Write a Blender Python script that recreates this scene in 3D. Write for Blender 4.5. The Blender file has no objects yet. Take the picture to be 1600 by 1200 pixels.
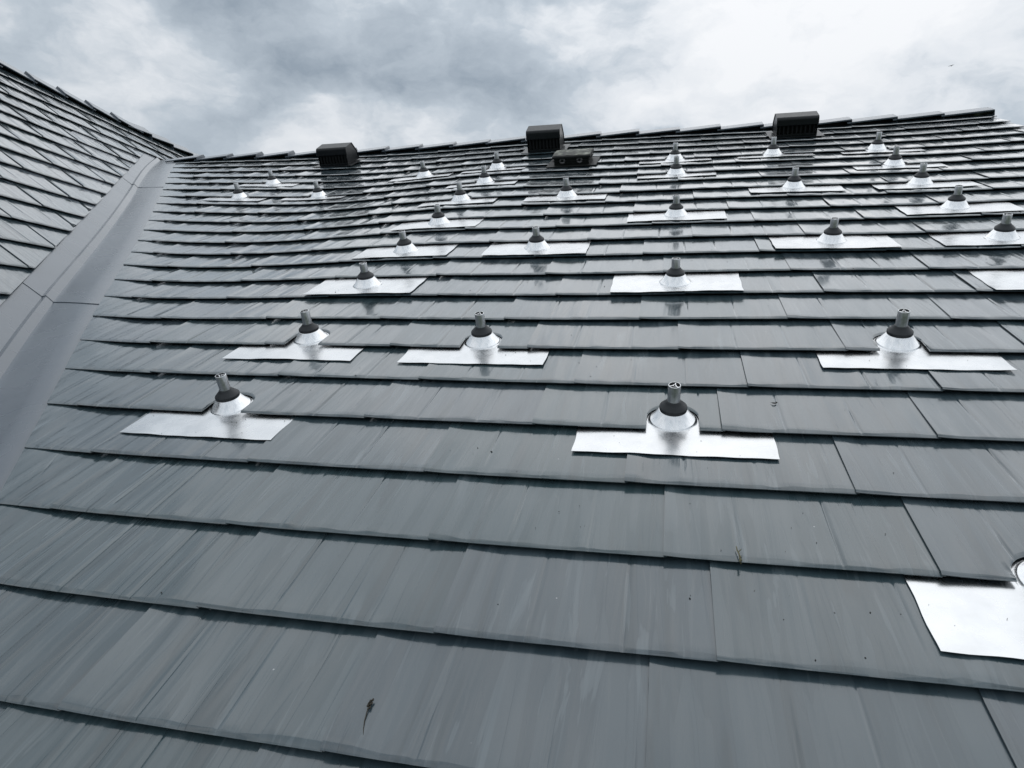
import bpy, bmesh, math, random
import numpy as np
from mathutils import Matrix, Vector

scene = bpy.context.scene
COL = scene.collection
rng = np.random.default_rng(7)
random.seed(7)

# ------------------------------------------------------------------ frames
# roof frame: u along the courses, v up the main slope, n normal to it (metres)
TH = 0.44850678                                     # main pitch, 25.7 degrees
M3 = np.array([[1, 0, 0], [0, math.cos(TH), -math.sin(TH)], [0, math.sin(TH), math.cos(TH)]])
def W3(p):                                          # roof frame -> world
    return np.asarray(p, float) @ M3.T

# ------------------------------------------------------------------ camera
CAM = np.array([0.0, -2.53789, 1.21003])
RC = np.array([[0.97459897, 0.20508932, -0.08997343],
               [0.01944892, -0.47773183, -0.87829041],
               [-0.22311115, 0.85423104, -0.46958571]])
cam_d = bpy.data.cameras.new('camera'); cam = bpy.data.objects.new('camera', cam_d); COL.objects.link(cam)
cam_d.sensor_width = 36; cam_d.lens = 36 * 1050.98 / 1600
cam_d.clip_start = 0.02; cam_d.clip_end = 5000
r_, d_, f_ = (M3 @ RC[i] for i in range(3))
loc = W3(CAM)
cam.matrix_world = Matrix(((r_[0], -d_[0], -f_[0], loc[0]), (r_[1], -d_[1], -f_[1], loc[1]), (r_[2], -d_[2], -f_[2], loc[2]), (0, 0, 0, 1)))
scene.camera = cam

# ------------------------------------------------------------------ world: bright broken overcast
SUN_EL, SUN_AZ = math.radians(58), math.radians(20)    # azimuth from +Y towards +X
sdir = Vector((math.sin(SUN_AZ) * math.cos(SUN_EL), math.cos(SUN_AZ) * math.cos(SUN_EL), math.sin(SUN_EL)))
world = bpy.data.worlds.new('World'); scene.world = world; world.use_nodes = True
nt = world.node_tree; nt.nodes.clear()
def N(tree, kind, **kw):
    n = tree.nodes.new(kind)
    for k, v in kw.items():
        if k == 'inp':
            for a, b in v.items(): n.inputs[a].default_value = b
        else: setattr(n, k, v)
    return n
def L(tree, a, b): tree.links.new(a, b)
def mth(tree, op, a, b=None, clamp=False):
    n = N(tree, 'ShaderNodeMath', operation=op, use_clamp=clamp)
    for i, x in enumerate((a, b)):
        if x is None: continue
        if isinstance(x, (int, float)): n.inputs[i].default_value = x
        else: L(tree, x, n.inputs[i])
    return n.outputs[0]
def mixc(tree, fac, a, b):
    n = N(tree, 'ShaderNodeMix', data_type='RGBA')
    for s, x in ((n.inputs[0], fac), (n.inputs[6], a), (n.inputs[7], b)):
        if isinstance(x, (tuple, float, int)): s.default_value = x if not isinstance(x, tuple) else (*x[:3], 1)
        else: L(tree, x, s)
    return n.outputs[2]
def ramp(tree, fac, stops, interp='LINEAR'):
    n = N(tree, 'ShaderNodeValToRGB'); n.color_ramp.interpolation = interp
    el = n.color_ramp.elements
    while len(el) < len(stops): el.new(0.5)
    for e_, (p, c) in zip(el, stops):
        e_.position = p; e_.color = (*c, 1) if isinstance(c, tuple) else (c, c, c, 1)
    L(tree, fac, n.inputs[0]); return n.outputs[0]

sky = N(nt, 'ShaderNodeTexSky', sky_type='NISHITA', sun_disc=False, sun_elevation=SUN_EL, sun_rotation=SUN_AZ)
sky_bg = N(nt, 'ShaderNodeBackground', inp={'Strength': 0.09}); L(nt, sky.outputs[0], sky_bg.inputs['Color'])
tc = N(nt, 'ShaderNodeTexCoord')
sep = N(nt, 'ShaderNodeSeparateXYZ'); L(nt, tc.outputs['Generated'], sep.inputs[0])
cmb = N(nt, 'ShaderNodeVectorMath', operation='MULTIPLY'); L(nt, tc.outputs['Generated'], cmb.inputs[0]); cmb.inputs[1].default_value = (1.0, 1.0, 1.75)
# soft warp so that cloud edges billow
wn = N(nt, 'ShaderNodeTexNoise', inp={'Scale': 7.0, 'Detail': 5.0, 'Roughness': 0.55}); L(nt, cmb.outputs[0], wn.inputs['Vector'])
wsub = N(nt, 'ShaderNodeVectorMath', operation='SUBTRACT'); L(nt, wn.outputs['Color'], wsub.inputs[0]); wsub.inputs[1].default_value = (.5, .5, .5)
wsc = N(nt, 'ShaderNodeVectorMath', operation='SCALE'); L(nt, wsub.outputs[0], wsc.inputs[0]); wsc.inputs['Scale'].default_value = 0.16
wv = N(nt, 'ShaderNodeVectorMath', operation='ADD'); L(nt, cmb.outputs[0], wv.inputs[0]); L(nt, wsc.outputs[0], wv.inputs[1])
n1 = N(nt, 'ShaderNodeTexNoise', inp={'Scale': 3.6, 'Detail': 6.0, 'Roughness': 0.5}); L(nt, wv.outputs[0], n1.inputs['Vector'])
n2 = N(nt, 'ShaderNodeTexNoise', inp={'Scale': 9.0, 'Detail': 7.0, 'Roughness': 0.56}); L(nt, wv.outputs[0], n2.inputs['Vector'])
# the cloud masses that stand over the ridge: thick (dark) and thin (bright) banks by direction
def bank(w, rad):
    s = N(nt, 'ShaderNodeVectorMath', operation='DISTANCE'); L(nt, wv.outputs[0], s.inputs[0]); s.inputs[1].default_value = (w[0], w[1], w[2] * 1.75)
    return ramp(nt, mth(nt, 'DIVIDE', s.outputs['Value'], rad), [(0.0, 1.0), (0.35, 0.75), (1.0, 0.0)], 'EASE')
thick = mth(nt, 'MULTIPLY', mth(nt, 'SUBTRACT', n1.outputs[0], 0.5), 1.2)
thick = mth(nt, 'ADD', thick, mth(nt, 'MULTIPLY', mth(nt, 'SUBTRACT', n2.outputs[0], 0.5), 1.2))
BANKS = [((-.436, .83, .347), .34, .24), ((-.33, .87, .345), .24, .13), ((-.54, .76, .37), .18, .14), ((-.60, .71, .353), .15, -.34), ((-.415, .862, .285), .17, -.34), ((-.30, .90, .30), .14, -.16),
         ((.078, .915, .395), .38, -.34), ((.33, .87, .36), .40, -.20), ((-.126, .925, .359), .16, .12), ((-.7, .6, .39), .24, .14)]
for w_, rad_, amp_ in BANKS:
    thick = mth(nt, 'ADD', thick, mth(nt, 'MULTIPLY', bank(w_, rad_), amp_))
thick = mth(nt, 'ADD', thick, 0.46, True)
# sun glow through the layer
dot = N(nt, 'ShaderNodeVectorMath', operation='DOT_PRODUCT'); L(nt, tc.outputs['Generated'], dot.inputs[0]); dot.inputs[1].default_value = sdir
glow = mth(nt, 'POWER', mth(nt, 'MAXIMUM', dot.outputs['Value'], 0.0), 5.0)
ccol = ramp(nt, thick, [(0.0, (.93, .94, .95)), (0.28, (.79, .82, .85)), (0.55, (.53, .59, .645)), (1.0, (.30, .355, .41))])
cloud_bg = N(nt, 'ShaderNodeBackground'); L(nt, ccol, cloud_bg.inputs['Color'])
zen = mth(nt, 'ADD', mth(nt, 'MULTIPLY', mth(nt, 'ABSOLUTE', sep.outputs[2]), 0.36), 0.74)      # overcast: brighter overhead
L(nt, mth(nt, 'ADD', mth(nt, 'MULTIPLY', glow, 0.12), zen), cloud_bg.inputs['Strength'])
mixw = N(nt, 'ShaderNodeMixShader', inp={0: 0.9}); L(nt, sky_bg.outputs[0], mixw.inputs[1]); L(nt, cloud_bg.outputs[0], mixw.inputs[2])
wo = N(nt, 'ShaderNodeOutputWorld'); L(nt, mixw.outputs[0], wo.inputs['Surface'])

# ------------------------------------------------------------------ sun behind the cloud
sun_d = bpy.data.lights.new('sun', 'SUN'); sun_d.energy = 0.5; sun_d.angle = math.radians(95); sun_d.color = (1, .97, .93)
sun = bpy.data.objects.new('sun', sun_d); COL.objects.link(sun)
sun.rotation_euler = (-sdir).to_track_quat('-Z', 'Y').to_euler(); sun.location = (4, 8, 12)

scene.view_settings.view_transform = 'Standard'; scene.view_settings.look = 'None'
scene.view_settings.exposure = 0.2; scene.view_settings.gamma = 1.0; scene.view_settings.use_curve_mapping = False

# ------------------------------------------------------------------ materials
def new_mat(name):
    m = bpy.data.materials.new(name); m.use_nodes = True
    t = m.node_tree; t.nodes.clear()
    o = N(t, 'ShaderNodeOutputMaterial'); b = N(t, 'ShaderNodeBsdfPrincipled'); L(t, b.outputs[0], o.inputs[0])
    return m, t, b
def simple(name, col, rough, metal=0.0, bump=0.0, bscale=40.0, var=0.0, spec=0.5):
    m, t, b = new_mat(name)
    b.inputs['Metallic'].default_value = metal; b.inputs['Roughness'].default_value = rough
    b.inputs['Specular IOR Level'].default_value = spec
    tc = N(t, 'ShaderNodeTexCoord'); nz = N(t, 'ShaderNodeTexNoise', inp={'Scale': bscale, 'Detail': 4.0}); L(t, tc.outputs['Object'], nz.inputs['Vector'])
    lo = tuple(max(0, c * (1 - var)) for c in col); hi = tuple(c * (1 + var) for c in col)
    L(t, ramp(t, nz.outputs[0], [(0.3, lo), (0.7, hi)]), b.inputs['Base Color'])
    L(t, mth(t, 'ADD', mth(t, 'MULTIPLY', nz.outputs[0], 0.12), rough - 0.06), b.inputs['Roughness'])
    if bump:
        bp = N(t, 'ShaderNodeBump', inp={'Strength': 1.0, 'Distance': bump}); L(t, nz.outputs[0], bp.inputs['Height']); L(t, bp.outputs[0], b.inputs['Normal'])
    return m

def shingle_material():
    m, t, b = new_mat('painted_metal_shingle')
    tc = N(t, 'ShaderNodeTexCoord'); oi = N(t, 'ShaderNodeObjectInfo')
    off = N(t, 'ShaderNodeVectorMath', operation='SCALE'); off.inputs[0].default_value = (13.1, 7.7, 3.3); L(t, mth(t, 'MULTIPLY', oi.outputs['Random'], 9.0), off.inputs['Scale'])
    add = N(t, 'ShaderNodeVectorMath', operation='ADD'); L(t, tc.outputs['Object'], add.inputs[0]); L(t, off.outputs[0], add.inputs[1])
    def streak(sx, sy, det, rough=0.5, dist=0.0):
        mp = N(t, 'ShaderNodeMapping'); mp.inputs['Scale'].default_value = (sx, sy, 1); L(t, add.outputs[0], mp.inputs['Vector'])
        nz = N(t, 'ShaderNodeTexNoise', inp={'Scale': 1.0, 'Detail': det, 'Roughness': rough, 'Distortion': dist}); L(t, mp.outputs[0], nz.inputs['Vector']); return nz.outputs[0]
    wide = streak(21, 1.5, 1.6, 0.42, 0.35)
    fine = streak(85, 3.0, 2.5, 0.5, 0.2)
    hair = streak(260, 9.0, 2.0)
    patch = streak(5, 4, 4.0)
    # broad split-shake facets: sharpened wide streaks
    facet = ramp(t, wide, [(0.34, 0.0), (0.42, 0.30), (0.44, 0.42), (0.54, 0.50), (0.56, 0.66), (0.68, 1.0)])
    # split lines: thin wandering grooves that come and go
    def crack(sx, sy, w, msx, msy, lo, hi):
        c = mth(t, 'ABSOLUTE', mth(t, 'SUBTRACT', streak(sx, sy, 1.0, 0.4, 0.15), 0.5))
        ln = ramp(t, c, [(0.0, 1.0), (w, 0.0)])
        return mth(t, 'MULTIPLY', ln, ramp(t, streak(msx, msy, 1.0), [(lo, 0.0), (hi, 1.0)]))
    ck = mth(t, 'ADD', crack(17, .9, .016, 9, 5, .48, .6), mth(t, 'MULTIPLY', crack(31, 1.6, .02, 14, 8, .5, .62), .7))
    hgt = mth(t, 'ADD', mth(t, 'ADD', mth(t, 'MULTIPLY', facet, 1.0), mth(t, 'MULTIPLY', fine, 0.06)), mth(t, 'MULTIPLY', hair, 0.008))
    hgt = mth(t, 'SUBTRACT', hgt, mth(t, 'MULTIPLY', ck, 0.12))
    bp = N(t, 'ShaderNodeBump', inp={'Strength': 1.0, 'Distance': BUMP}); L(t, hgt, bp.inputs['Height']); L(t, bp.outputs[0], b.inputs['Normal'])
    base = ramp(t, patch, [(0.3, (.041, .065, .077)), (0.7, (.050, .077, .090))])
    # per-sheet tone, and pale streaks painting highlights onto the split grain
    hue = mixc(t, ramp(t, oi.outputs['Random'], [(0.0, 0.5), (0.45, 0.0), (1.0, 0.0)]), base, (.052, .071, .088))
    hue = mixc(t, ramp(t, oi.outputs['Random'], [(0.55, 0.0), (1.0, 0.5)]), hue, (.042, .076, .082))
    grain_tone = streak(15, 1.0, 2.0, 0.45, 0.6)                       # two-tone print along the grain, pale bands doubling as painted sheen
    col = mixc(t, ramp(t, grain_tone, [(0.37, 0.5), (0.43, 0.0)]), hue, (.030, .047, .054))
    print_sheen = ramp(t, grain_tone, [(0.53, 0.0), (0.54, 0.35), (0.62, 0.5)])
    sheen1 = ramp(t, streak(24, 2.2, 3.0, 0.55, 0.7), [(0.588, 0.0), (0.61, 0.5), (0.72, 1.0)])  # feathery glints of the wet-looking relief, painted as lighter colour
    sheen2 = ramp(t, streak(62, 4.2, 2.0, 0.5, 0.5), [(0.63, 0.0), (0.68, 0.5)])
    pale_sheen = mth(t, 'MAXIMUM', mth(t, 'MULTIPLY', print_sheen, 0.55), mth(t, 'MULTIPLY', mth(t, 'MAXIMUM', sheen1, sheen2), ramp(t, streak(3.0, 2.0, 1.0), [(0.40, 0.15), (0.62, 1.0)])))
    col = mixc(t, mth(t, 'MULTIPLY', pale_sheen, 0.58), col, (.148, .184, .202))
    vor = N(t, 'ShaderNodeTexVoronoi', inp={'Scale': 9.0}); L(t, add.outputs[0], vor.inputs['Vector'])
    chip = ramp(t, vor.outputs['Distance'], [(0.016, 0.8), (0.024, 0.0)])
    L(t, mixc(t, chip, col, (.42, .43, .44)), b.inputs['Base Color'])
    L(t, mth(t, 'ADD', mth(t, 'MULTIPLY', grain_tone, 0.22), mth(t, 'ADD', mth(t, 'MULTIPLY', patch, 0.08), 0.04)), b.inputs['Roughness'])
    b.inputs['Specular IOR Level'].default_value = 0.75
    b.inputs['Coat Weight'].default_value = 0.9; b.inputs['Coat Roughness'].default_value = 0.10
    return m
BUMP = 0.0030
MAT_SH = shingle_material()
def paint_flat():
    m, t, b = new_mat('painted_flat_sheet')
    tc = N(t, 'ShaderNodeTexCoord')
    nz = N(t, 'ShaderNodeTexNoise', inp={'Scale': 3.0, 'Detail': 5.0}); L(t, tc.outputs['Object'], nz.inputs['Vector'])
    n2 = N(t, 'ShaderNodeTexNoise', inp={'Scale': 55.0, 'Detail': 3.0}); L(t, tc.outputs['Object'], n2.inputs['Vector'])
    L(t, ramp(t, nz.outputs[0], [(0.3, (.092, .113, .138)), (0.7, (.110, .132, .158))]), b.inputs['Base Color'])
    L(t, mth(t, 'ADD', mth(t, 'MULTIPLY', nz.outputs[0], 0.2), 0.16), b.inputs['Roughness'])
    h = mth(t, 'ADD', nz.outputs[0], mth(t, 'MULTIPLY', n2.outputs[0], 0.03))
    b.inputs['Coat Weight'].default_value = 0.6; b.inputs['Coat Roughness'].default_value = 0.25
    bp = N(t, 'ShaderNodeBump', inp={'Strength': 1.0, 'Distance': 0.006}); L(t, h, bp.inputs['Height']); L(t, bp.outputs[0], b.inputs['Normal'])
    return m
MAT_FLAT = paint_flat()
def mill_aluminium():
    m, t, b = new_mat('mill_aluminium')
    tc = N(t, 'ShaderNodeTexCoord')
    nz = N(t, 'ShaderNodeTexNoise', inp={'Scale': 5.0, 'Detail': 3.0}); L(t, tc.outputs['Object'], nz.inputs['Vector'])
    n2 = N(t, 'ShaderNodeTexNoise', inp={'Scale': 14.0, 'Detail': 3.0}); L(t, tc.outputs['Object'], n2.inputs['Vector'])
    b.inputs['Metallic'].default_value = 1.0
    L(t, ramp(t, n2.outputs[0], [(0.30, (.74, .75, .76)), (0.5, (.80, .81, .82)), (0.65, (.84, .845, .85))]), b.inputs['Base Color'])
    L(t, mth(t, 'ADD', mth(t, 'MULTIPLY', n2.outputs[0], 0.14), 0.20), b.inputs['Roughness'])
    h = mth(t, 'ADD', nz.outputs[0], mth(t, 'MULTIPLY', n2.outputs[0], 0.004))
    bp = N(t, 'ShaderNodeBump', inp={'Strength': 1.0, 'Distance': 0.003}); L(t, h, bp.inputs['Height']); L(t, bp.outputs[0], b.inputs['Normal'])
    return m
MAT_AL = mill_aluminium()
def spun_aluminium():
    m, t, b = new_mat('spun_aluminium')
    tc = N(t, 'ShaderNodeTexCoord'); sp = N(t, 'ShaderNodeSeparateXYZ'); L(t, tc.outputs['Object'], sp.inputs[0])
    ang = mth(t, 'ARCTAN2', sp.outputs[1], sp.outputs[0])
    cb = N(t, 'ShaderNodeCombineXYZ'); L(t, mth(t, 'MULTIPLY', ang, 4.0), cb.inputs[0]); L(t, mth(t, 'MULTIPLY', sp.outputs[2], 30.0), cb.inputs[1])
    nz = N(t, 'ShaderNodeTexNoise', inp={'Scale': 1.6, 'Detail': 3.0}); L(t, cb.outputs[0], nz.inputs['Vector'])
    b.inputs['Metallic'].default_value = 1.0
    L(t, ramp(t, nz.outputs[0], [(0.3, (.80, .81, .82)), (0.65, (.95, .955, .96))]), b.inputs['Base Color'])
    L(t, mth(t, 'ADD', mth(t, 'MULTIPLY', nz.outputs[0], 0.25), 0.14), b.inputs['Roughness'])
    bp = N(t, 'ShaderNodeBump', inp={'Strength': 0.5, 'Distance': 0.0008}); L(t, nz.outputs[0], bp.inputs['Height']); L(t, bp.outputs[0], b.inputs['Normal'])
    return m
MAT_CONE = spun_aluminium()
MAT_PIPE = simple('extruded_aluminium', (.50, .51, .52), 0.36, 1.0, 0.0006, 120, 0.12)
MAT_PIPE_END = simple('sawn_aluminium_end', (.85, .86, .87), 0.3, 1.0, 0.0003, 200, 0.06)
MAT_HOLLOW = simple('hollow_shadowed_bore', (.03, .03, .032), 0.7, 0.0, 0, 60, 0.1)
MAT_RUB = simple('black_rubber', (.017, .020, .0235), 0.48, 0.0, 0.0006, 90, 0.15)
MAT_VENT = simple('black_painted_vent_metal', (.0065, .0085, .0105), 0.36, 0.0, 0.001, 30, 0.2, 0.35)
MAT_SLAT = simple('black_louver_plastic', (.008, .0095, .011), 0.6, 0.0, 0, 30, 0.2, 0.3)
MAT_DECK = simple('dark_underlayment', (.018, .019, .02), 0.85, 0.0, 0.001, 30, 0.2, 0.2)
MAT_TWIG = simple('dried_twig', (.05, .045, .035), 0.8, 0.0, 0.0008, 300, 0.4, 0.2)
MAT_BUD = simple('dried_bud', (.16, .15, .09), 0.85, 0.0, 0.0008, 300, 0.4, 0.2)
MAT_SPECK = simple('dark_grit', (.02, .02, .018), 0.8, 0.0, 0, 100, 0.3, 0.2)
MAT_RING = simple('grey_plastic_knockout', (.16, .155, .16), 0.5, 0.0, 0, 80, 0.2)
def lichen_top():
    m, t, b = new_mat('weathered_lid_with_lichen')
    tc = N(t, 'ShaderNodeTexCoord'); nz = N(t, 'ShaderNodeTexNoise', inp={'Scale': 16.0, 'Detail': 8.0, 'Roughness': 0.65}); L(t, tc.outputs['Object'], nz.inputs['Vector'])
    L(t, ramp(t, nz.outputs[0], [(0.46, (.03, .032, .025)), (0.58, (.16, .17, .13)), (0.70, (.5, .5, .44))]), b.inputs['Base Color'])
    b.inputs['Roughness'].default_value = 0.6
    return m
MAT_LICHEN = lichen_top()
MAT_OLD = simple('weathered_black_plastic', (.008, .0095, .009), 0.5, 0.0, 0.001, 50, 0.5, 0.3)
MAT_GROUND = simple('grass_ground', (.06, .085, .04), 0.95, 0.0, 0.0, 0.3, 0.3, 0.1)

# ------------------------------------------------------------------ helpers
def link(name, me, mat, parent=None, mw=None, smooth=None):
    o = bpy.data.objects.new(name, me); COL.objects.link(o)
    if mat is not None and not me.materials:
        for m_ in (mat if isinstance(mat, (list, tuple)) else [mat]): me.materials.append(m_)
    if parent is not None:
        o.parent = parent
    if mw is not None: o.matrix_basis = mw
    return o
def empty(name, mw=None):
    o = bpy.data.objects.new(name, None); COL.objects.link(o); o.empty_display_size = 0.2
    if mw is not None: o.matrix_basis = mw
    return o
def tag(o, label, cat, group=None, kind=None):
    if label: o['label'] = label
    if cat: o['category'] = cat
    if group: o['group'] = group
    if kind: o['kind'] = kind
    return o
def set_smooth(me, fl):
    """smooth flags per quad; edges of the flat quads are creased"""
    fl = np.asarray(fl, bool).reshape(-1)
    me.polygons.foreach_set('use_smooth', fl)
    if fl.any() and not fl.all():
        le = np.zeros(len(me.loops), np.int32); me.loops.foreach_get('edge_index', le)
        sh = np.zeros(len(me.edges), bool); sh[le.reshape(-1, 4)[~fl].reshape(-1)] = True
        me.edges.foreach_set('use_edge_sharp', sh)
    me.update()
def grid_mesh(name, P, smooth_rows=None, closed_u=False, smooth=True):
    """P: (rows, cols, 3) points -> quads"""
    R_, C_ = P.shape[:2]
    idx = np.arange(R_ * C_).reshape(R_, C_)
    if closed_u: idx = np.concatenate([idx, idx[:, :1]], 1)
    a, b, c, d = idx[:-1, :-1], idx[:-1, 1:], idx[1:, 1:], idx[1:, :-1]
    F = np.stack([a, b, c, d], -1).reshape(-1, 4)
    me = bpy.data.meshes.new(name); me.from_pydata(P.reshape(-1, 3).tolist(), [], F.tolist())
    nc = idx.shape[1] - 1
    if smooth_rows is None: fl = np.full(len(F), smooth)
    else: fl = np.repeat(np.array(smooth_rows, bool), nc)
    set_smooth(me, fl)
    return me
def lathe(name, prof, seg=40, smooth=True, flat_rows=()):
    an = np.linspace(0, 2 * math.pi, seg, endpoint=False)
    P = np.array([[(r * math.cos(a), r * math.sin(a), z) for a in an] for r, z in prof])
    sm = [i not in flat_rows for i in range(len(prof) - 1)]
    return grid_mesh(name, P, sm, closed_u=True)
def bm_mesh(name, fn, bevel=0.0, smooth=False):
    bm = bmesh.new(); fn(bm)
    if bevel: bmesh.ops.bevel(bm, geom=bm.edges[:], offset=bevel, segments=2, affect='EDGES', profile=0.6)
    bmesh.ops.recalc_face_normals(bm, faces=bm.faces[:])
    me = bpy.data.meshes.new(name); bm.to_mesh(me); bm.free()
    if smooth:
        for p in me.polygons: p.use_smooth = True
    return me
def add_box(bm, lo, hi):
    v = [bm.verts.new((x, y, z)) for x in (lo[0], hi[0]) for y in (lo[1], hi[1]) for z in (lo[2], hi[2])]
    for f in ((0, 1, 3, 2), (4, 6, 7, 5), (0, 4, 5, 1), (2, 3, 7, 6), (0, 2, 6, 4), (1, 5, 7, 3)): bm.faces.new([v[i] for i in f])
def add_tube(bm, pts, rads, seg=6):
    pts = [Vector(p) for p in pts]; rings = []
    for i, p in enumerate(pts):
        d = (pts[min(i + 1, len(pts) - 1)] - pts[max(i - 1, 0)]).normalized()
        a = d.orthogonal().normalized(); b = d.cross(a)
        rings.append([bm.verts.new(p + (a * math.cos(t) + b * math.sin(t)) * rads[i]) for t in np.linspace(0, 2 * math.pi, seg, endpoint=False)])
    for r0, r1 in zip(rings[:-1], rings[1:]):
        for k in range(seg): bm.faces.new((r0[k], r0[(k + 1) % seg], r1[(k + 1) % seg], r1[k]))
    bm.faces.new(rings[0][::-1]); bm.faces.new(rings[-1])

# ------------------------------------------------------------------ the main slope: slightly uneven surface
E_ = 0.305          # exposure of a course
WP = 0.6267         # width of a shingle sheet
T_ = 0.0225          # step at each course
HC = np.array([0,0,0,1e-05,6e-05,0.00021,0.00069,0.00217,0.00565,0.01088,0.01434,0.01028,0,1e-05,7e-05,0.00033,0.00089,0.00182,0.00326,0.00563,0.00923,0.01191,0.01275,0.00927,2e-05,0.00013,0.00085,0.00327,0.00662,0.00842,0.00819,0.00702,0.00557,0.00138,-0.00031,0.00158,0.00035,0.00111,0.00416,0.01328,0.02046,0.01568,0.00731,0.00219,0.00095,-0.00167,-0.00112,0.00188,0.00247,0.00505,0.00717,0.017,0.01577,-0.00396,-0.01059,-0.01036,-0.00942,-0.00517,0.00186,0.00489,0.00643,0.01068,0.00128,-0.00063,-0.00859,-0.024,-0.01384,-0.01142,-0.01684,-0.0127,-0.00375,0.00165,0.00138,0.0055,-0.00247,-0.00209,0.00824,0.00767,0.01358,0.01032,0.00564,0.00441,0.00263,0.00231,-0.01234,-0.00619,0.00643,-0.00018,0.00504,0.00317,0.00148,0.00448,0.0089,0.00948,0.00697,0.00491,-0.0107,-0.00184,0.00844,-0.0094,-0.00756,-0.00626,-0.00509,-0.00405,-0.00559,-0.00384,0.00096,0.00338,-0.00098,0.00599,-0.00112,-0.00496,0.00981,0.00784,0.00924,0.00892,0.0033,0.00149,0.00253,0.00241,0.00383,0.00815,-0.00381,-0.00176,0.00352,-0.00649,-0.00484,0.00063,0.00368,0.00489,0.00202,-0.00014,0.00321,0.00565,-0.00077,-0.00303,-0.00353,-0.00389,-0.00374,-0.00527,-0.00372,-0.00149,-0.00476,-0.00445,0.00085,0.00141,-0.00037,-0.00181,0.00053,0.0062,0.00578,-0.00065,-0.00305,0.00014,-0.00035,-0.00079,8e-05,0.00011,-0.00015,-0.0003,0.00095,0.00313,0.0028,-3e-05,0.00049,0.00565,0.00735,0.00441,0,0,-2e-05,-1e-05,0.00017,0.00042,0.0003,-6e-05,0.00098,0.0035,0.00434,0.00259,0,-0,-0,0,1e-05,2e-05,0,1e-05,0.00025,0.00069,0.00081,0.00047])
GU, GV = np.arange(-6.5, 5, 0.75), np.arange(-2.5, 6.3, 0.75)
HG = np.array([(a, b) for a in GU for b in GV])
def H(u, v):
    u, v = np.broadcast_arrays(np.asarray(u, float), np.asarray(v, float))
    s = u.shape; u, v = u.reshape(-1), v.reshape(-1)
    return (np.exp(-((u[:, None] - HG[:, 0]) ** 2 + (v[:, None] - HG[:, 1]) ** 2) / 1.28) @ HC).reshape(s)
V_RIDGE = 18.0 * E_
U_GABLE = 3.055
# side roof plane in the roof frame
LO = np.array([-3.15020906, 0, 0]); LPH = 3.38154349
LCD = np.array([-0.08584208, 0.89776943, -0.43201988]); LUP = np.array([-0.77776357, 0.21061737, 0.59221968]); LN = np.array([0.62266762, 0.3868467, 0.68017253])
S_RIDGE = 16.55 * E_
def n_left(u, v, off=0.0): return (off - LN[0] * (u - LO[0]) - LN[1] * v) / LN[2]
def valley_u(v):                     # centre of the valley, vectorised
    v = np.asarray(v, float); a = np.full(v.shape, -10.0); b = np.full(v.shape, 3.0)
    for _ in range(40):
        m = (a + b) / 2; g = n_left(m, v) > H(m, v); a = np.where(g, m, a); b = np.where(g, b, m)
    return a
_vv = np.linspace(-4, 6.2, 120); _vu = valley_u(_vv)
def v_center(v): return np.interp(v, _vv, _vu)
def edge_main(v): return v_center(v) + 0.326
def T_main(u, v):                    # the sheets are dressed flat where they meet the valley
    d = np.clip((u - edge_main(v)) / 0.34, 0, 1)
    return T_ * (0.28 + 0.72 * d * d * (3 - 2 * d))
def edge_left(s): return -0.088 + 0.4174 * s / E_ - 0.288

# ------------------------------------------------------------------ shingle sheets
def grooves(seed):
    g = np.random.default_rng(seed + 5000)
    return [(WP * q + g.normal(0, 0.022), g.uniform(.0012, .0042), g.choice([0, 0, 1, 2])) for q in (1 / 3, 2 / 3)]
def relief(us, ts, seed):
    """embossed split-shake relief, (rows t, cols u)"""
    g = np.random.default_rng(seed)
    kn = np.cumsum(g.uniform(0.016, 0.060, 60)); kn = kn[kn < WP + 0.1]; kn = np.concatenate([[-0.05], kn])
    a = g.normal(0, 1, len(kn)) * 0.0012; b = g.normal(0, 1, len(kn)) * 0.0010
    pa, pb = np.interp(us, kn, a), np.interp(us + g.normal(0, .004), kn, b)
    f = np.clip(ts / E_, 0, 1)
    r = pa * (1 - f) + pb * f
    r = np.clip(r, -.0018, .0016)
    for p0, dep, mode in grooves(seed):
        dist = np.abs(us - p0)
        fz = 1.0 if mode == 0 else (np.clip((f - .2) / .3, 0, 1) if mode == 1 else np.clip((.75 - f) / .3, 0, 1))
        r = r - dep * fz * np.clip(1 - dist / 0.0055, 0, 1) + 0.0004 * np.clip(1 - np.abs(dist - 0.011) / 0.008, 0, 1)
    return r
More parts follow.
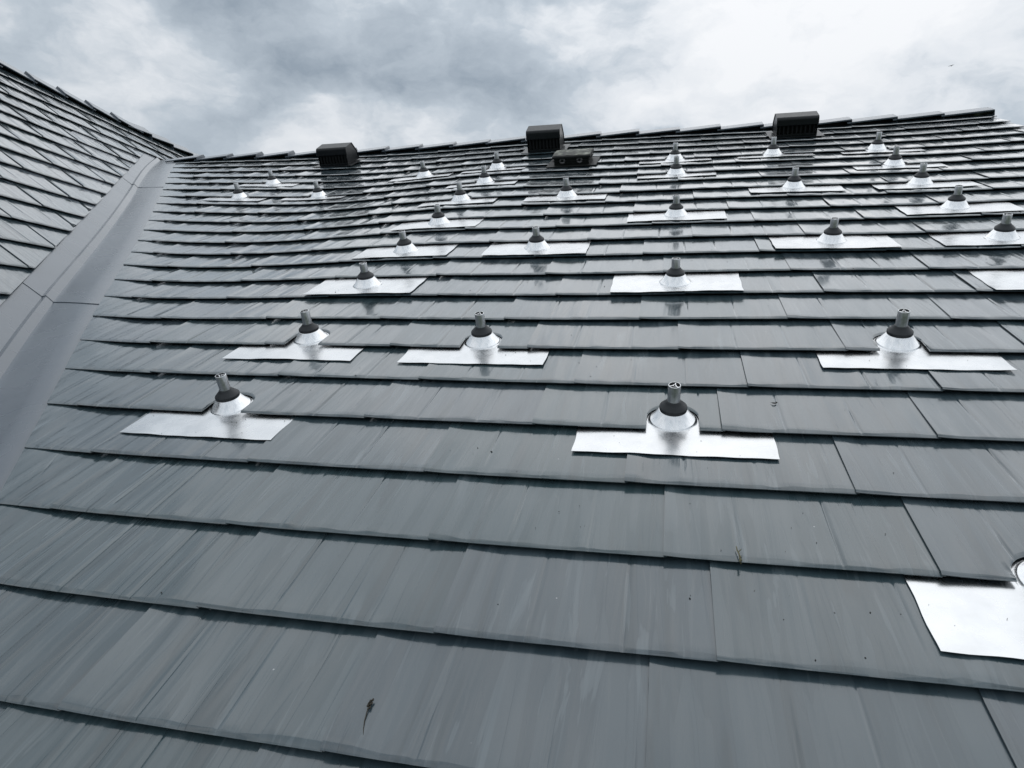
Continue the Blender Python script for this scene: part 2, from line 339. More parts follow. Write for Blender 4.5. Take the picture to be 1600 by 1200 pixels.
def shingle_mesh(u0, u1, v0, surf, Tfun, seed, lo_edge=None, hi_edge=None, notches=(), vmax=None, coarse=False):
    """one embossed sheet: columns across u, rows up the slope, folded lip at the bottom"""
    g = np.random.default_rng(seed + 1000)
    us = list(np.linspace(u0, u1 + 0.003, 24 if coarse else 42))
    for q, _, _ in grooves(seed):
        us += [u0 + q + d for d in ((-.012, -.0055, 0, .0055, .012) if coarse else (-.016, -.010, -.005, -.0025, 0, .0025, .005, .010, .016))]
    for ub, vb, R_ in notches:
        for s in (-1, 1):
            us += [ub + s * R_ * 1.0001, ub + s * R_ * 0.9999]
        us += list(ub + R_ * np.sin(np.linspace(-1.4, 1.4, 15)))
    us = np.unique(np.clip(np.array(us), u0, u1 + 0.003))
    C_ = len(us)
    # scalloped chamfer along the lip
    kn = np.cumsum(g.uniform(.03, .09, 40)); w_ = g.uniform(0, 1, 40)
    tcf = 0.0060 + 0.0125 * np.interp(us - u0, kn, w_); drop = 0.0034 + 0.0006 * np.interp(us - u0, kn, w_)
    nose = 0.0005 * np.interp(us - u0, kn, np.roll(w_, 7)) 
    t0 = np.zeros(C_)
    for ub, vb, R_ in notches:
        du = us - ub; ins = np.abs(du) < R_
        top = vb + np.sqrt(np.clip(R_ * R_ - du * du, 0, None)) - v0
        t0 = np.where(ins & (top > 0), np.maximum(t0, top), t0)
    inn = t0 > 0
    tmax = E_ + 0.035
    if vmax is not None: tmax = min(tmax, vmax - v0)
    rows = [tmax, tmax * .82, tmax * .62, tmax * .42, tmax * .22, tmax * .11]
    Tt = np.array([t0 + r * (tmax - t0) / tmax for r in rows] + [t0 + np.where(inn, .016, tcf + .002), t0 + np.where(inn, .012, tcf), t0 + .0042, t0 + .0008, t0 + .0022, t0 + .030])
    Z = np.zeros_like(Tt); n_r = len(rows)
    U = np.broadcast_to(us, Tt.shape).copy()
    ue = u1 + 0.003
    if lo_edge is not None:
        lo = np.maximum(u0, lo_edge(v0 + Tt)); uh = np.maximum(ue, lo); U = uh - (ue - us) / (ue - u0) * (uh - lo)
    if hi_edge is not None:
        hi = np.minimum(ue, hi_edge(v0 + Tt)); ul = np.minimum(u0, hi); U = ul + (us - u0) / (ue - u0) * (hi - ul)
    te = Tfun(U, v0 + Tt)
    Z = -te * np.clip(Tt / E_, 0, 1.02)
    rel = relief(U - u0, Tt, seed) * np.clip(te / T_ * 1.3, .2, 1)
    fade = np.array([.2, .6, 1, 1, 1, 1, .9, .8, .4, .2, 0, 0])[:, None]
    Z += rel * fade
    sc = te / T_
    Z += (0.0012 * (1 - np.clip((U - u0) / WP, 0, 1)) + 0.0046 * np.exp(-np.clip(U - u0, 0, None) / .05)) * sc
    lh = np.where(inn, 0.002, 0.0046) * sc[-2]
    Z[n_r + 2] -= drop * sc[n_r + 2]; Z[n_r + 1] -= .0002
    Z[n_r + 3] -= (drop + .0012 + nose) * sc[n_r + 3]
    Z[n_r + 4] -= (drop + nose + lh); Z[n_r + 5] -= (drop * .5 + lh)
    # fold on the left side
    wall = lambda A: np.concatenate([A[:, :1], A], 1)
    U2, T2, Z2 = wall(U), wall(Tt), wall(Z)
    Z2[:, 0] -= 0.0030 * sc[:, 0]; U2[:, 0] += .0005
    U3, T3, Z3 = wall(U2), wall(T2), wall(Z2); Z3[:, 0] -= .0004; U3[:, 0] += .009; U2, T2, Z2 = U3, T3, Z3
    vv = v0 + T2
    base = surf(U2, vv)
    P = np.stack([U2, vv, base + Z2], -1)
    org = np.array([u0, v0, float(surf(np.array([u0]), np.array([v0]))[0])])
    sm = [True] * (n_r + 2) + [False, False, False]
    return P - org, org, sm
def roof_mat(org, B=None):
    """object matrix for a local frame at a roof-frame point; B columns = local axes in the roof frame"""
    B = np.eye(3) if B is None else B
    A = M3 @ B; o = W3(org)
    return Matrix(((*A[0], o[0]), (*A[1], o[1]), (*A[2], o[2]), (0, 0, 0, 1)))
def finish_grid(name, P, sm, wallfix=True):
    me = grid_mesh(name, P, sm)
    nc = P.shape[1] - 1
    fl = np.zeros(len(me.polygons), bool); me.polygons.foreach_get('use_smooth', fl)
    fl = fl.reshape(-1, nc); fl[:, :2] = False
    set_smooth(me, fl)
    return me

# ------------------------------------------------------------------ mounts (positions first: they notch the shingles)
# u, v of the pipe foot, how far the plate reaches below it
MOUNTS = [
 (0.868, -1.205, .245), (1.705, -0.535, .240),
 (-1.667, -0.544, .242), (0.024, -0.530, .233),
 (-1.645, 0.095, .250), (-0.798, 0.081, .242), (0.879, 0.092, .243),
 (-1.641, 0.778, .165), (0.035, 0.754, .145), (1.708, 0.760, .160),
 (-1.633, 1.392, .155), (-0.781, 1.390, .165), (0.879, 1.392, .167), (1.712, 1.386, .150),
 (-1.610, 2.032, .170), (0.043, 2.034, .170), (1.700, 2.040, .180),
 (-1.648, 2.747, .203), (-0.782, 2.725, .210), (0.873, 2.727, .205), (1.702, 2.723, .195),
 (-4.071, 3.364, .200), (-3.251, 3.402, .200), (-1.608, 3.396, .210), (0.048, 3.379, .215), (1.705, 3.388, .207),
 (-4.046, 3.957, .190), (-2.375, 3.972, .215), (-1.645, 4.054, .235), (0.039, 4.031, .24), (0.889, 4.042, .235), (1.736, 4.049, .235)]
MOUNTS.pop(1)                                       # hidden beyond the frame
NOTCH_R = 0.086
def mount_row(m): return math.floor((m[1] - m[2]) / E_ + 0.09)
NOTCHES = {}
for m in MOUNTS:
    r = mount_row(m)
    if m[1] + 0.075 > (r + 1) * E_: NOTCHES.setdefault(r + 1, []).append((m[0], m[1], NOTCH_R))

# ------------------------------------------------------------------ ground far below
me = bpy.data.meshes.new('ground'); me.from_pydata([(-3000, -3000, -7), (3000, -3000, -7), (3000, 3000, -7), (-3000, 3000, -7)], [], [(0, 1, 2, 3)])
tag(link('ground', me, MAT_GROUND), None, None, kind='structure')

# ------------------------------------------------------------------ main roof
main = empty('main_roof', roof_mat((0, 0, 0)))
tag(main, 'wide grey metal shingle slope carrying the rows of silver standoff mounts', 'roof')
ident = Matrix.Identity(4)
def loc_mat(org): return Matrix.Translation(Vector(org))
# decking under the sheets, with the far slope behind the ridge
us = np.linspace(-7.2, U_GABLE - .02, 60); vs = np.linspace(-3.2, V_RIDGE, 48)
Ug, Vg = np.meshgrid(us, vs); Ug = np.maximum(Ug, v_center(Vg) + .05)
Dk = np.stack([Ug, Vg, H(Ug, Vg) - .034], -1)
back = Dk[-1] + np.array([0, math.cos(2 * TH), -math.sin(2 * TH)]) * 5.0
Dk = np.concatenate([Dk, back[None]], 0)
link('roof_deck', grid_mesh('roof_deck', Dk), MAT_DECK, main)

JOFF = {-8: .33, -7: .47, -6: .604, -5: .115, -4: .002, -3: .513, -2: .18, -1: .286, 0: .046, 1: .503, 2: .075, 3: .6, 4: .483, 5: .136, 6: .518, 7: .384,
        8: .166, 9: .25, 10: .061, 11: .354, 12: .545, 13: .21, 14: .43, 15: .06, 16: .30, 17: .52}
sid = 0
for k in range(-8, 18):
    v0 = k * E_
    e_lo = float(edge_main(np.array([v0 + E_]))[()] if np.ndim(edge_main(v0 + E_)) else edge_main(v0 + E_))
    i0 = math.floor((e_lo - JOFF[k]) / WP)
    u = JOFF[k] + i0 * WP
    while u < U_GABLE - 0.02:
        u1 = min(u + WP, U_GABLE)
        sid += 1
        if u1 > e_lo + 0.03:
            nts = [n for n in NOTCHES.get(k, []) if n[0] + n[2] > u and n[0] - n[2] < u1]
            lo_e = edge_main if u < float(edge_main(v0)) + .01 else None
            jit = random.gauss(0, .0006)
            surf = lambda a, b, j=jit: H(a, b) + j
            P, org, sm = shingle_mesh(u, u1, v0, surf, T_main, sid, lo_e, None, nts, vmax=V_RIDGE - .02, coarse=k > 9)
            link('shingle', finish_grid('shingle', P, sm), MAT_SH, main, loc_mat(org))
        u += WP

# ridge caps: folded saddles, each right end riding over the next
def ridge_cap_mesh(name, Lc, a_front, a_back, lift, rise_right=True, wd=.150):
    """local x along the ridge, y across (front negative); a_front/a_back = downward angle of the two slopes"""
    xs = np.array([0, .002, Lc * .33, Lc * .66, Lc - .004, Lc, Lc, Lc - .012]); ends = [0, 0, 0, 0, 0, -.003, -.075, -.077]
    pr = []
    for s, (yy, dn) in (('f', (-wd + .006, -.016)), ('f', (-wd, -.013)), ('f', (-wd, -.002)), ('f', (-wd + .004, .0)), ('f', (-.06, .003)), ('f', (-.014, .002)), ('t', (0, .004)),
                        ('b', (.014, .002)), ('b', (.06, .003)), ('b', (wd - .004, 0)), ('b', (wd, -.002)), ('b', (wd, -.013))):
        if s == 'f': pr.append((yy * math.cos(a_front) + dn * -math.sin(a_front) * 1, yy * math.sin(a_front) + dn * math.cos(a_front)))
        elif s == 't': pr.append((0, dn))
        else: pr.append((yy * math.cos(a_back) + dn * math.sin(a_back), -yy * math.sin(a_back) + dn * math.cos(a_back)))
    P = np.zeros((len(xs), len(pr), 3))
    for i, x in enumerate(xs):
        f = x / Lc if rise_right else x / Lc
        for j, (y, z) in enumerate(pr):
            P[i, j] = (x, y, z + lift * f + ends[i])
    return grid_mesh(name, P, smooth=False)
cap = ridge_cap_mesh('ridge_cap', .468, TH, TH, .030)
CE = .4275
capM = np.array([[1, 0, 0], [0, math.cos(TH), math.sin(TH)], [0, -math.sin(TH), math.cos(TH)]])   # world axes in the roof frame
u_end = 3.085
ncap = 23
for i in range(ncap):
    ur = u_end - i * CE + random.gauss(0, .004)
    u0 = ur - .468
    if u0 < -6.75: break
    n0 = float(H(u0 + .2, V_RIDGE)) + .020 + random.gauss(0, .0025)
    A = capM
    mw = Matrix(((A[0][0], A[0][1], A[0][2], u0), (A[1][0], A[1][1], A[1][2], V_RIDGE), (A[2][0], A[2][1], A[2][2], n0), (0, 0, 0, 1)))
    mw = mw @ Matrix.Rotation(random.gauss(0, .006), 4, 'Z') @ Matrix.Rotation(random.gauss(0, .004), 4, 'Y')
    link('ridge_cap', cap, MAT_FLAT, main, mw)

# gable trim along the right edge
vs = np.linspace(-3.0, V_RIDGE - .02, 40)
Pt = []
for du, dn in ((-.05, .004), (-.006, .006), (0.012, .004), (0.014, -.012), (.014, -.10)):
    Pt.append(np.stack([np.full_like(vs, U_GABLE + du), vs, H(U_GABLE, vs) + dn - .021], -1))
link('gable_trim', grid_mesh('gable_trim', np.array(Pt), smooth=False), MAT_FLAT, main)

# valley: three lapped sheets with a raised centre rib
valley = tag(empty('valley_flashing'), None, None); valley.parent = main
SEAMS = [(-3.4, 0.56), (0.50, 3.87), (3.81, 5.70)]
for i, (va, vb) in enumerate(SEAMS):
    vs = np.linspace(va, vb, 34); c = v_center(vs) - .028
    lift = .004 * i
    prof = []
    tl = lambda d: np.stack([c - d, vs, n_left(c - d, vs, -.0235)], -1)
    tr = lambda d: np.stack([c + d, vs, H(c + d, vs) - .015], -1)
    def up(P_, z): P_ = P_.copy(); P_[:, 2] += z + lift; return P_
    wob = .0026 * np.sin(vs * 2.3 + i) 
    cen = np.stack([c, vs, H(c, vs) + .024], -1)
    prof = [up(tl(.62), 0), up(tl(.40), wob), up(tl(.22), wob * 1.6), up(tl(.10), wob), up(tl(.042), 0), up(tl(.032), 0), up(cen, 0), up(tr(.032), 0), up(tr(.042), 0), up(tr(.10), wob), up(tr(.22), wob * 1.3), up(tr(.373), 0), up(tr(.43), -.030), up(tr(.63), -.036)]
    G = np.array(prof)
    # folded lower hem so that the lap shows its edge
    hem = G[:, :1].copy(); hem[:, :, 2] -= .006; hem[:, :, 1] += .001
    G = np.concatenate([hem, G], 1)
    sm = [True] * (len(prof) - 1)
    for q in (4, 5, 6, 7): sm[q] = False
    vme = grid_mesh('valley_sheet', G, sm); vf = np.repeat(np.array(sm)[:, None], G.shape[1] - 1, 1); vf[:, 0] = False
    set_smooth(vme, vf); link('valley_sheet', vme, MAT_FLAT, valley)

# ------------------------------------------------------------------ side roof on the left
LB = np.stack([LCD, LUP, LN], 1)                    # columns: across, up, normal in the roof frame
side = empty('side_roof', roof_mat(LO, LB))
tag(side, 'steeper grey metal shingle slope at the left, rising from the valley', 'roof')
LOFF = {12: .52, 11: .17, 10: .028, 9: .314, 8: .368, 7: .285, 6: .401, 5: .487, 4: .556, 3: .123, 2: .222, 1: .328, 0: .432, -1: .576, -2: .10, -3: .33, -4: .5, 13: .3}
def side_surf(a, b): return 0.004 * np.sin(a * 1.7 + b * .6) * np.sin(b * .9 + 1)
Tconst = lambda a, b: np.full_like(np.asarray(a, float), T_)
for j in range(-4, 14):
    s0 = (j + LPH) * E_
    c_lo = max(.15 + .245 * (j + 2) - 1.6, -2.6)
    full = j >= 10
    c_hi = 9.3 if full else float(edge_left(s0 + E_))
    if j == 13: c_hi = 9.3
    i0 = math.floor((c_lo - LOFF[j]) / WP); c = LOFF[j] + i0 * WP
    if s0 > S_RIDGE - .05: continue
    while c < c_hi - .03:
        sid += 1
        jit = random.gauss(0, .0006)
        surf = lambda a, b, q=jit: side_surf(a, b) + q
        hi_e = None if full else (edge_left if c + WP > float(edge_left(s0)) - .01 else None)
        P, org, sm = shingle_mesh(c, c + WP, s0, surf, Tconst, sid, None, hi_e, (), vmax=S_RIDGE - .01, coarse=True)
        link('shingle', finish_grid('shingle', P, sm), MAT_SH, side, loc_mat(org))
        c += WP
cs = np.linspace(-3.2, 9.3, 50); ss = np.linspace(-.9 * E_, S_RIDGE, 30)
Cg, Sg = np.meshgrid(cs, ss); lim = np.where(Sg / E_ < 13.2, edge_left(Sg) + .1, 9.3); Cg = np.minimum(Cg, lim)
Dk = np.stack([Cg, Sg, np.full_like(Cg, -.034)], -1)
TH2 = 0.67509894
bk = Dk[-1] + np.array([0, math.cos(2 * TH2), -math.sin(2 * TH2)]) * 5
link('roof_deck', grid_mesh('roof_deck', np.concatenate([Dk, bk[None]], 0)), MAT_DECK, side)
# side ridge caps: laid from both ends, meeting part way along
cap2 = ridge_cap_mesh('ridge_cap', .50, TH2, TH2, .034)
cM = np.array([[1, 0, 0], [0, math.cos(TH2), math.sin(TH2)], [0, -math.sin(TH2), math.cos(TH2)]])
def put_cap(c0, flip):
    A = cM.copy()
    R0 = Matrix(((1, 0, 0, c0), (0, A[1][1], A[1][2], S_RIDGE), (0, A[2][1], A[2][2], .022), (0, 0, 0, 1)))
    if flip: R0 = Matrix(((1, 0, 0, c0 + .50), (0, A[1][1], A[1][2], S_RIDGE), (0, A[2][1], A[2][2], .022), (0, 0, 0, 1))) @ Matrix.Rotation(math.pi, 4, 'Z')
    link('ridge_cap', cap2, MAT_FLAT, side, R0)
for q in range(11): put_cap(5.53 - q * .46, True)       # raised ends towards the viewer
for q in range(8): put_cap(5.72 + q * .50, False)       # raised ends away

# ------------------------------------------------------------------ standoff mounts
cone_me = lathe('cone', [(.082, .0012), (.0775, .0026), (.0755, .0062), (.0735, .0085), (.0700, .0095), (.0470, .0440), (.0450, .0455), (.030, .046)], 48)
boot_me = lathe('rubber_boot', [(.040, .0445), (.0455, .0450), (.0462, .0475), (.0462, .0555), (.0452, .0575), (.0330, .0690), (.0265, .0745), (.0245, .0790), (.0228, .0800), (.0212, .0800)], 44, flat_rows=(3, 9))
# pipe: extruded tube, top at z = 0, with shallow flutes
an = np.linspace(0, 2 * math.pi, 48, endpoint=False)
fl = np.where((np.arange(48) % 12) == 0, -.0010, 0)
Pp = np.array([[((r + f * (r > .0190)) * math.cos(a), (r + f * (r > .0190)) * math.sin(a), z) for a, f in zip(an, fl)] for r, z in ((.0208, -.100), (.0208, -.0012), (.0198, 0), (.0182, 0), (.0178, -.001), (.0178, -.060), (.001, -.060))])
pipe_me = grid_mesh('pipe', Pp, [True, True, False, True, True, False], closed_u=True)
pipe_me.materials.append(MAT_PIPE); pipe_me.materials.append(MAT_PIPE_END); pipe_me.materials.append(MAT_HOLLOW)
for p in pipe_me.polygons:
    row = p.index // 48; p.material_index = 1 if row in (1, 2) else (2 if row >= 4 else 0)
def hub(bm):
    bmesh.ops.create_cone(bm, cap_ends=True, segments=20, radius1=.0062, radius2=.0062, depth=.03, matrix=Matrix.Translation((0, 0, -.0160)))
    for a in (90, 210, 330):
        r = Matrix.Rotation(math.radians(a), 4, 'Z')
        b2 = bmesh.new(); add_box(b2, (.004, -.0016, -.031), (.0186, .0016, -.0012))
        tmp = bpy.data.meshes.new('tmp'); b2.transform(r); b2.to_mesh(tmp); b2.free(); bm.from_mesh(tmp); bpy.data.meshes.remove(tmp)
hub_me = bm_mesh('spoke_insert', hub); hub_me.materials.append(MAT_PIPE_END)
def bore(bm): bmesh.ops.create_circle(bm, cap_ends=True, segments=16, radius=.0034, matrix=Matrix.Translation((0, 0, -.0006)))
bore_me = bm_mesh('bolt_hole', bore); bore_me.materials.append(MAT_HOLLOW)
for me_, m_ in ((cone_me, MAT_CONE), (boot_me, MAT_RUB)): me_.materials.append(m_)

PLATE_UP = .0076
def row_z(u, v, r):                                  # top of course r at (u, v), relative to H
    t = v - r * E_
    return -T_main(u, v) * np.clip(t / E_, 0, 1.0)
def plate_z(u, v, r):                                # a plate rests on course r and dips under the course above
    return row_z(u, v, r) + PLATE_UP - .0040 * np.clip((v - (r + 1) * E_) / .06, 0, 1)
ORD = ['first', 'second', 'third', 'fourth', 'fifth', 'sixth']
ROWS = {}
for i, m in enumerate(MOUNTS): ROWS.setdefault(round((m[1] + 1.2) / .655), []).append(i)
ROWNAME = {0: 'nearest', 1: 'second', 2: 'third', 3: 'fourth', 4: 'fifth', 5: 'sixth', 6: 'seventh', 7: 'eighth', 8: 'rear'}
SPECIAL = {0: 'silver standoff mount cut off by the right edge, lowest white plate in view',
           1: 'nearest left silver standoff mount with leaning grey pipe and wide white plate',
           2: 'nearest central silver standoff mount, plate showing through U-shaped shingle notch',
           8: 'wide white flashing plate cut off by the right edge, level with the fourth row'}
for i, (ub, vb, lo) in enumerate(MOUNTS):
    r = mount_row((ub, vb, lo)); g = np.random.default_rng(300 + i)
    zb = float(H(ub, vb) + plate_z(ub, np.array(vb), r))
    org = np.array([ub, vb, zb])
    root = empty('standoff_mount', roof_mat(org))
    row = round((vb + 1.2) / .655); pos = ROWS[row].index(i)
    nrow = len(ROWS[row])
    where = 'leftmost' if pos == 0 else ('rightmost' if pos == nrow - 1 else ORD[pos] + ' from left')
    lab = SPECIAL.get(i, 'silver standoff mount with black boot, %s in the %s row from the front' % (where, ROWNAME[row]) if row != 8 else 'silver standoff mount with black boot, %s in the rear row below the vents' % where)
    tag(root, lab, 'roof mount', 'standoff mounts on the main roof')
    # flashing plate: thin sheet following the course below, a little buckled
    xs = np.linspace(-.3135, .3135, 25) + np.zeros(25)
    top = min(.150, (r + 1) * E_ + .20 - vb)
    if vb + .075 <= (r + 1) * E_: top = (r + 1) * E_ + .07 - vb
    ys = np.concatenate([[-lo, -lo + .004, -lo + .010], np.linspace(-lo + .02, top, 14)])
    X, Y = np.meshgrid(xs, ys)
    uu, vv = ub + X, vb + Y
    z = H(uu, vv) + plate_z(uu, vv, r) - org[2]
    ph = g.uniform(0, 6.28, 6)
    buck = .0016 * np.sin(X * 9 + ph[0]) * np.cos(Y * 11 + ph[1]) + .0007 * np.sin(X * 23 + Y * 9 + ph[2])
    far = np.clip((np.hypot(X, Y) - .085) / .12, 0, 1)
    lipf = np.clip((-Y - lo + .06) / .06, 0, 1)
    z = z + buck * far + lipf ** 2 * (.0007 + .0009 * np.sin(X * 14 + ph[3]))
    cor = np.clip((np.abs(X) - .22) / .09, 0, 1) * lipf * g.uniform(0, .0016)
    z = z + cor
    # bead that runs down from the cone, pressed into the sheet
    P = np.stack([X + .0015 * np.sin(Y * 40 + ph[4]) * (np.abs(X) > .3), Y + .0012 * np.sin(X * 50 + ph[5]) * (Y < -lo + .01), z], -1)
    # turned-down edge so the sheet has thickness
    rim = lambda S: S - np.array([0, 0, .0011])
    P = np.concatenate([rim(P[:1]), P, rim(P[-1:])], 0)
    P = np.concatenate([rim(P[:, :1]), P, rim(P[:, -1:])], 1)
    fme = grid_mesh('flashing_plate', P); ff = np.ones((P.shape[0] - 1, P.shape[1] - 1), bool); ff[[0, -1], :] = False; ff[:, [0, -1]] = False
    set_smooth(fme, ff); link('flashing_plate', fme, MAT_AL, root)
    spin = Matrix.Rotation(g.uniform(0, 6.28), 4, 'Z')
    link('cone', cone_me, None, root, spin)
    tilt = Matrix.Rotation(g.normal(0, .018), 4, 'X') @ Matrix.Rotation(g.normal(0, .018), 4, 'Y')
    link('rubber_boot', boot_me, None, root, Matrix.Translation((0, 0, g.normal(0, .0012))) @ tilt)
    zt = .122 + float(H(ub, vb)) - org[2]
    pp = link('pipe', pipe_me, None, root, tilt @ Matrix.Translation((0, 0, zt)) @ Matrix.Rotation(g.uniform(0, 6.28), 4, 'Z'))
    hb = link('spoke_insert', hub_me, None, pp, Matrix.Translation((0, 0, -.0005)))
    link('bolt_hole', bore_me, None, pp)

# ------------------------------------------------------------------ louvered ridge vents
def prism(bm, prof, x0, x1, cap=True):
    a = [bm.verts.new((x0, y, z)) for y, z in prof]; b = [bm.verts.new((x1, y, z)) for y, z in prof]
    n = len(prof)
    for i in range(n): bm.faces.new((a[i], a[(i + 1) % n], b[(i + 1) % n], b[i]))
    if cap: bm.faces.new(a[::-1]); bm.faces.new(b)
def vent(u0, v0, wd, label, hs=1.0):
    n0 = float(H(u0 + wd / 2, v0)) - .004
    root = empty('roof_vent', roof_mat((u0, v0, n0)))
    tag(root, label, 'roof vent', 'black louvered vents along the ridge')
    # flashing
    link('base_flashing', bm_mesh('base_flashing', lambda bm: add_box(bm, (-.06, -.07, .000), (wd + .06, .36, .006)), .0015), MAT_VENT, root)
    arc = [(-.012 + .035 - .035 * math.cos(t), .178 * hs + .035 * math.sin(t) ) for t in np.linspace(0, 1.25, 7)]
    shell = [(-.012, .128 * hs)] + arc + [(.160, .238 * hs), (.176, .238 * hs), (.275, .128 * hs), (.305, .02)]
    inner = [(y + .004 if y < .05 else y - .004, z - .004) for y, z in shell][::-1]
    link('hood', bm_mesh('hood', lambda bm: prism(bm, shell + inner, -.004, wd + .004, True)), MAT_VENT, root)
    side_prof = [(-.006, .008)] + [(-.006, .13 * hs)] + [(y + .005, z - .004) for y, z in arc] + [(.164, .230 * hs), (.268, .125 * hs), (.300, .015)]
    for s, x in ((0, .002), (1, wd - .008)):
        link('side_panel', bm_mesh('side_panel', lambda bm: prism(bm, side_prof, x, x + .006)), MAT_VENT, root)
    link('back_wall', bm_mesh('back_wall', lambda bm: add_box(bm, (.01, .06, .008), (wd - .01, .066, .19 * hs))), MAT_SLAT, root)
    link('sill', bm_mesh('sill', lambda bm: add_box(bm, (0.008, -.014, .006), (wd - .008, .02, .024)), .002), MAT_VENT, root)
    sl = bm_mesh('louver_slat', lambda bm: add_box(bm, (-.010, -.002, 0), (.010, .002, .118 * hs)), .0008)
    ns = 9
    for q in range(ns):
        x = .03 + (wd - .06) * q / (ns - 1)
        link('louver_slat', sl, MAT_SLAT, root, Matrix.Translation((x, .004, .022)) @ Matrix.Rotation(.55, 4, 'Z'))
vent(-3.885, 4.735, .355, 'black louvered roof vent on the ridge at left, nearest the valley', .9)
vent(-1.455, 4.66, .345, 'black louvered roof vent in the middle, behind the flat lichened box', 1.0)
vent(1.005, 4.80, .375, 'black louvered roof vent on the ridge at right, nearest the gable', .84)

# low exhaust box with two round knockouts
bw, bd, bh = .325, .30, .086
n0 = float(H(-.89, 3.95)) - .006
box = empty('exhaust_box', roof_mat((-1.055, 3.87, n0)))
tag(box, 'low black exhaust box with pale lichened lid and two round knockouts', 'exhaust vent')
link('base_flashing', bm_mesh('base_flashing', lambda bm: add_box(bm, (-.07, -.06, 0), (bw + .07, bd + .05, .007)), .0015), MAT_OLD, box)
link('housing', bm_mesh('housing', lambda bm: add_box(bm, (0, 0, .006), (bw, bd, bh - .014)), .004), MAT_OLD, box)
link('flange', bm_mesh('flange', lambda bm: add_box(bm, (-.012, -.008, .040), (bw + .014, bd + .01, .046)), .001), MAT_OLD, box)
lid = link('lid', bm_mesh('lid', lambda bm: prism(bm, [(-.014, bh - .022), (-.014, bh - .004), (-.006, bh + .002), (bd * .5, bh + .012), (bd + .01, bh + .004), (bd + .014, bh - .02)], -.014, bw + .014), .0025), MAT_OLD, box)
link('lichen_crust', grid_mesh('lichen_crust', np.array([[(x, y, bh + .0045 + .010 * min(1, (y + .006) / .156) - (.008 * max(0, (y - .15) / .16)) + .0012 * math.sin(x * 60 + y * 35)) for x in np.linspace(-.008, bw + .008, 24)] for y in np.linspace(.004, bd, 16)])), MAT_LICHEN, lid)
ring = lathe('knockout', [(.012, .000), (.013, .006), (.024, .007), (.0275, .004), (.028, 0)], 28)
dish = lathe('knockout_centre', [(.0125, .003), (.0001, .001)], 20)
for x in (.078, .238):
    mr = Matrix.Translation((x, -.0005, .045)) @ Matrix.Rotation(math.pi / 2, 4, 'X')
    kn = link('knockout', ring, MAT_RING, box, mr)
    link('knockout_centre', dish, MAT_SLAT, kn)

# ------------------------------------------------------------------ litter
def surf_pt(u, v, dz=0.0):
    k = math.floor(v / E_); return np.array([u, v, float(H(u, v) + row_z(u, np.array(v), k)) + .003 + dz])
def litter(name, label, u, v, fn, mats):
    o = link(name, bm_mesh(name, fn, smooth=True), mats, None, roof_mat(surf_pt(u, v)))
    tag(o, label, 'twig'); return o
def twig(bm):
    add_tube(bm, [(0, .012, .004), (.001, .002, .003), (.003, -.014, .002), (.008, -.032, .0015), (.017, -.056, .001)], [.0013, .0012, .0010, .0009, .0005])
    for q in range(9):
        a = q * 2.4; b = Vector((.003 * math.cos(a), .014 + .0022 * q, .004 + .002 * math.sin(a)))
        bmesh.ops.create_icosphere(bm, subdivisions=1, radius=.0026, matrix=Matrix.Translation(b) @ Matrix.Diagonal((1, 1.5, .8, 1)))
litter('dry_twig', 'small dry catkin with dark stalk lying on the nearest shingles', -.588, -1.742, twig, MAT_TWIG)
def twig2(bm):
    add_tube(bm, [(-.002, .030, .003), (-.001, .016, .004), (.002, .004, .005), (.004, -.010, .001), (.006, -.020, -.008)], [.0014, .0018, .002, .0016, .001])
    add_tube(bm, [(0, .008, .004), (.007, .016, .006), (.009, .020, .005)], [.0014, .001, .0006])
    for q in range(5): bmesh.ops.create_icosphere(bm, subdivisions=1, radius=.003, matrix=Matrix.Translation((.004 + .003 * math.sin(q * 3), -.004 - .004 * q, .0025)))
litter('dry_twig', 'tiny forked plant scrap caught on a shingle lip near the centre', .182, -1.205, twig2, MAT_BUD)
def leaf(bm):
    add_tube(bm, [(-.010, .004, .002), (-.004, -.003, .004), (.004, -.004, .004), (.010, .003, .002), (.006, .009, .003)], [.001, .0022, .0024, .002, .0008])
litter('dry_twig', 'tiny curled dark leaf scrap right of the central mount', .363, -.41, leaf, MAT_TWIG)
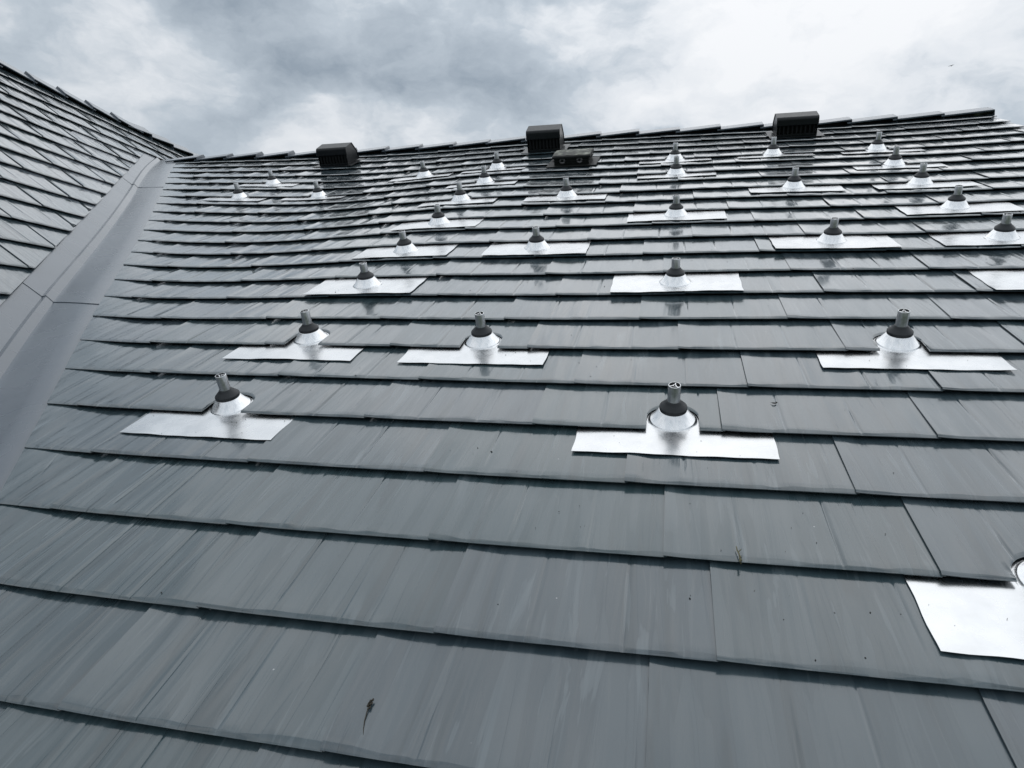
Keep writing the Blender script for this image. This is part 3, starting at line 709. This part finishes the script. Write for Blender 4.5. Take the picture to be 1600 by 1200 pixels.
# loose grit: uncountable specks, one object
gb = bmesh.new(); g = np.random.default_rng(91)
cl = [(g.uniform(-1.6, 1.6), g.uniform(-2.0, 1.2)) for _ in range(26)]
for q in range(230):
    if q < 150: cu, cv = cl[q % 26]; u, v = cu + g.normal(0, .10), cv + g.normal(0, .07)
    else: u, v = g.uniform(-2.2, 2.6), g.uniform(-2.1, 3.0)
    if u < float(edge_main(v)) + .05 or u > 3: continue
    if any(abs(u - m[0]) < .32 and -m[2] < v - m[1] < .1 for m in MOUNTS): continue
    p = surf_pt(u, v, -.0012); rr = abs(g.normal(0, .0008)) + .0007
    bmesh.ops.create_icosphere(gb, subdivisions=1, radius=rr, matrix=Matrix.Translation(Vector(p)) @ Matrix.Rotation(g.uniform(0, 3), 4, 'Z') @ Matrix.Diagonal((1, g.uniform(1, 1.8), .7, 1)))
# specks on the plates
for i in (1, 2, 4, 5, 6, 0):
    ub, vb, lo = MOUNTS[i]; r = mount_row(MOUNTS[i])
    for q in range(9):
        x, y = g.uniform(-.3, .3), g.uniform(-lo + .004, -.07)
        if (r + 1) * E_ - vb < y: continue
        p = np.array([ub + x, vb + y, float(H(ub + x, vb + y) + row_z(ub + x, np.array(vb + y), r)) + PLATE_UP + .001])
        bmesh.ops.create_icosphere(gb, subdivisions=1, radius=abs(g.normal(0, .0007)) + .0006, matrix=Matrix.Translation(Vector(p)))
me = bpy.data.meshes.new('roof_grit'); gb.to_mesh(me); gb.free()
tag(link('roof_grit', me, MAT_SPECK, None, roof_mat((0, 0, 0))), 'scattered dark grit specks lying on the shingles', 'grit', kind='stuff')

# a bird far off over the gable
dw = M3 @ (np.array([(1486 - 800) / 1050.98, (103 - 600) / 1050.98, 1.0]) @ RC); dw /= np.linalg.norm(dw)
bl = W3(CAM) + dw * 70
def bird(bm):
    add_tube(bm, [(-.10, 0, 0), (-.05, 0, .01), (.03, 0, .012), (.09, 0, .01), (.12, 0, .012)], [.008, .025, .032, .02, .006], 8)
    for s in (-1, 1):
        v = [bm.verts.new(c_) for c_ in ((.05, s * .015, .02), (.06, s * .12, .05), (.0, s * .24, .03), (-.02, s * .10, .045), (-.03, s * .015, .015))]
        v2 = [bm.verts.new(Vector(x.co) - Vector((0, 0, .006))) for x in v]
        bm.faces.new(v); bm.faces.new(v2[::-1])
        for q in range(5): bm.faces.new((v[q], v2[q], v2[(q + 1) % 5], v[(q + 1) % 5]))
tag(link('bird', bm_mesh('bird', bird, smooth=True), MAT_SPECK, None, Matrix.Translation(Vector(bl)) @ Matrix.Rotation(.8, 4, 'Z')), 'tiny dark bird flying far off in the sky at right', 'bird')
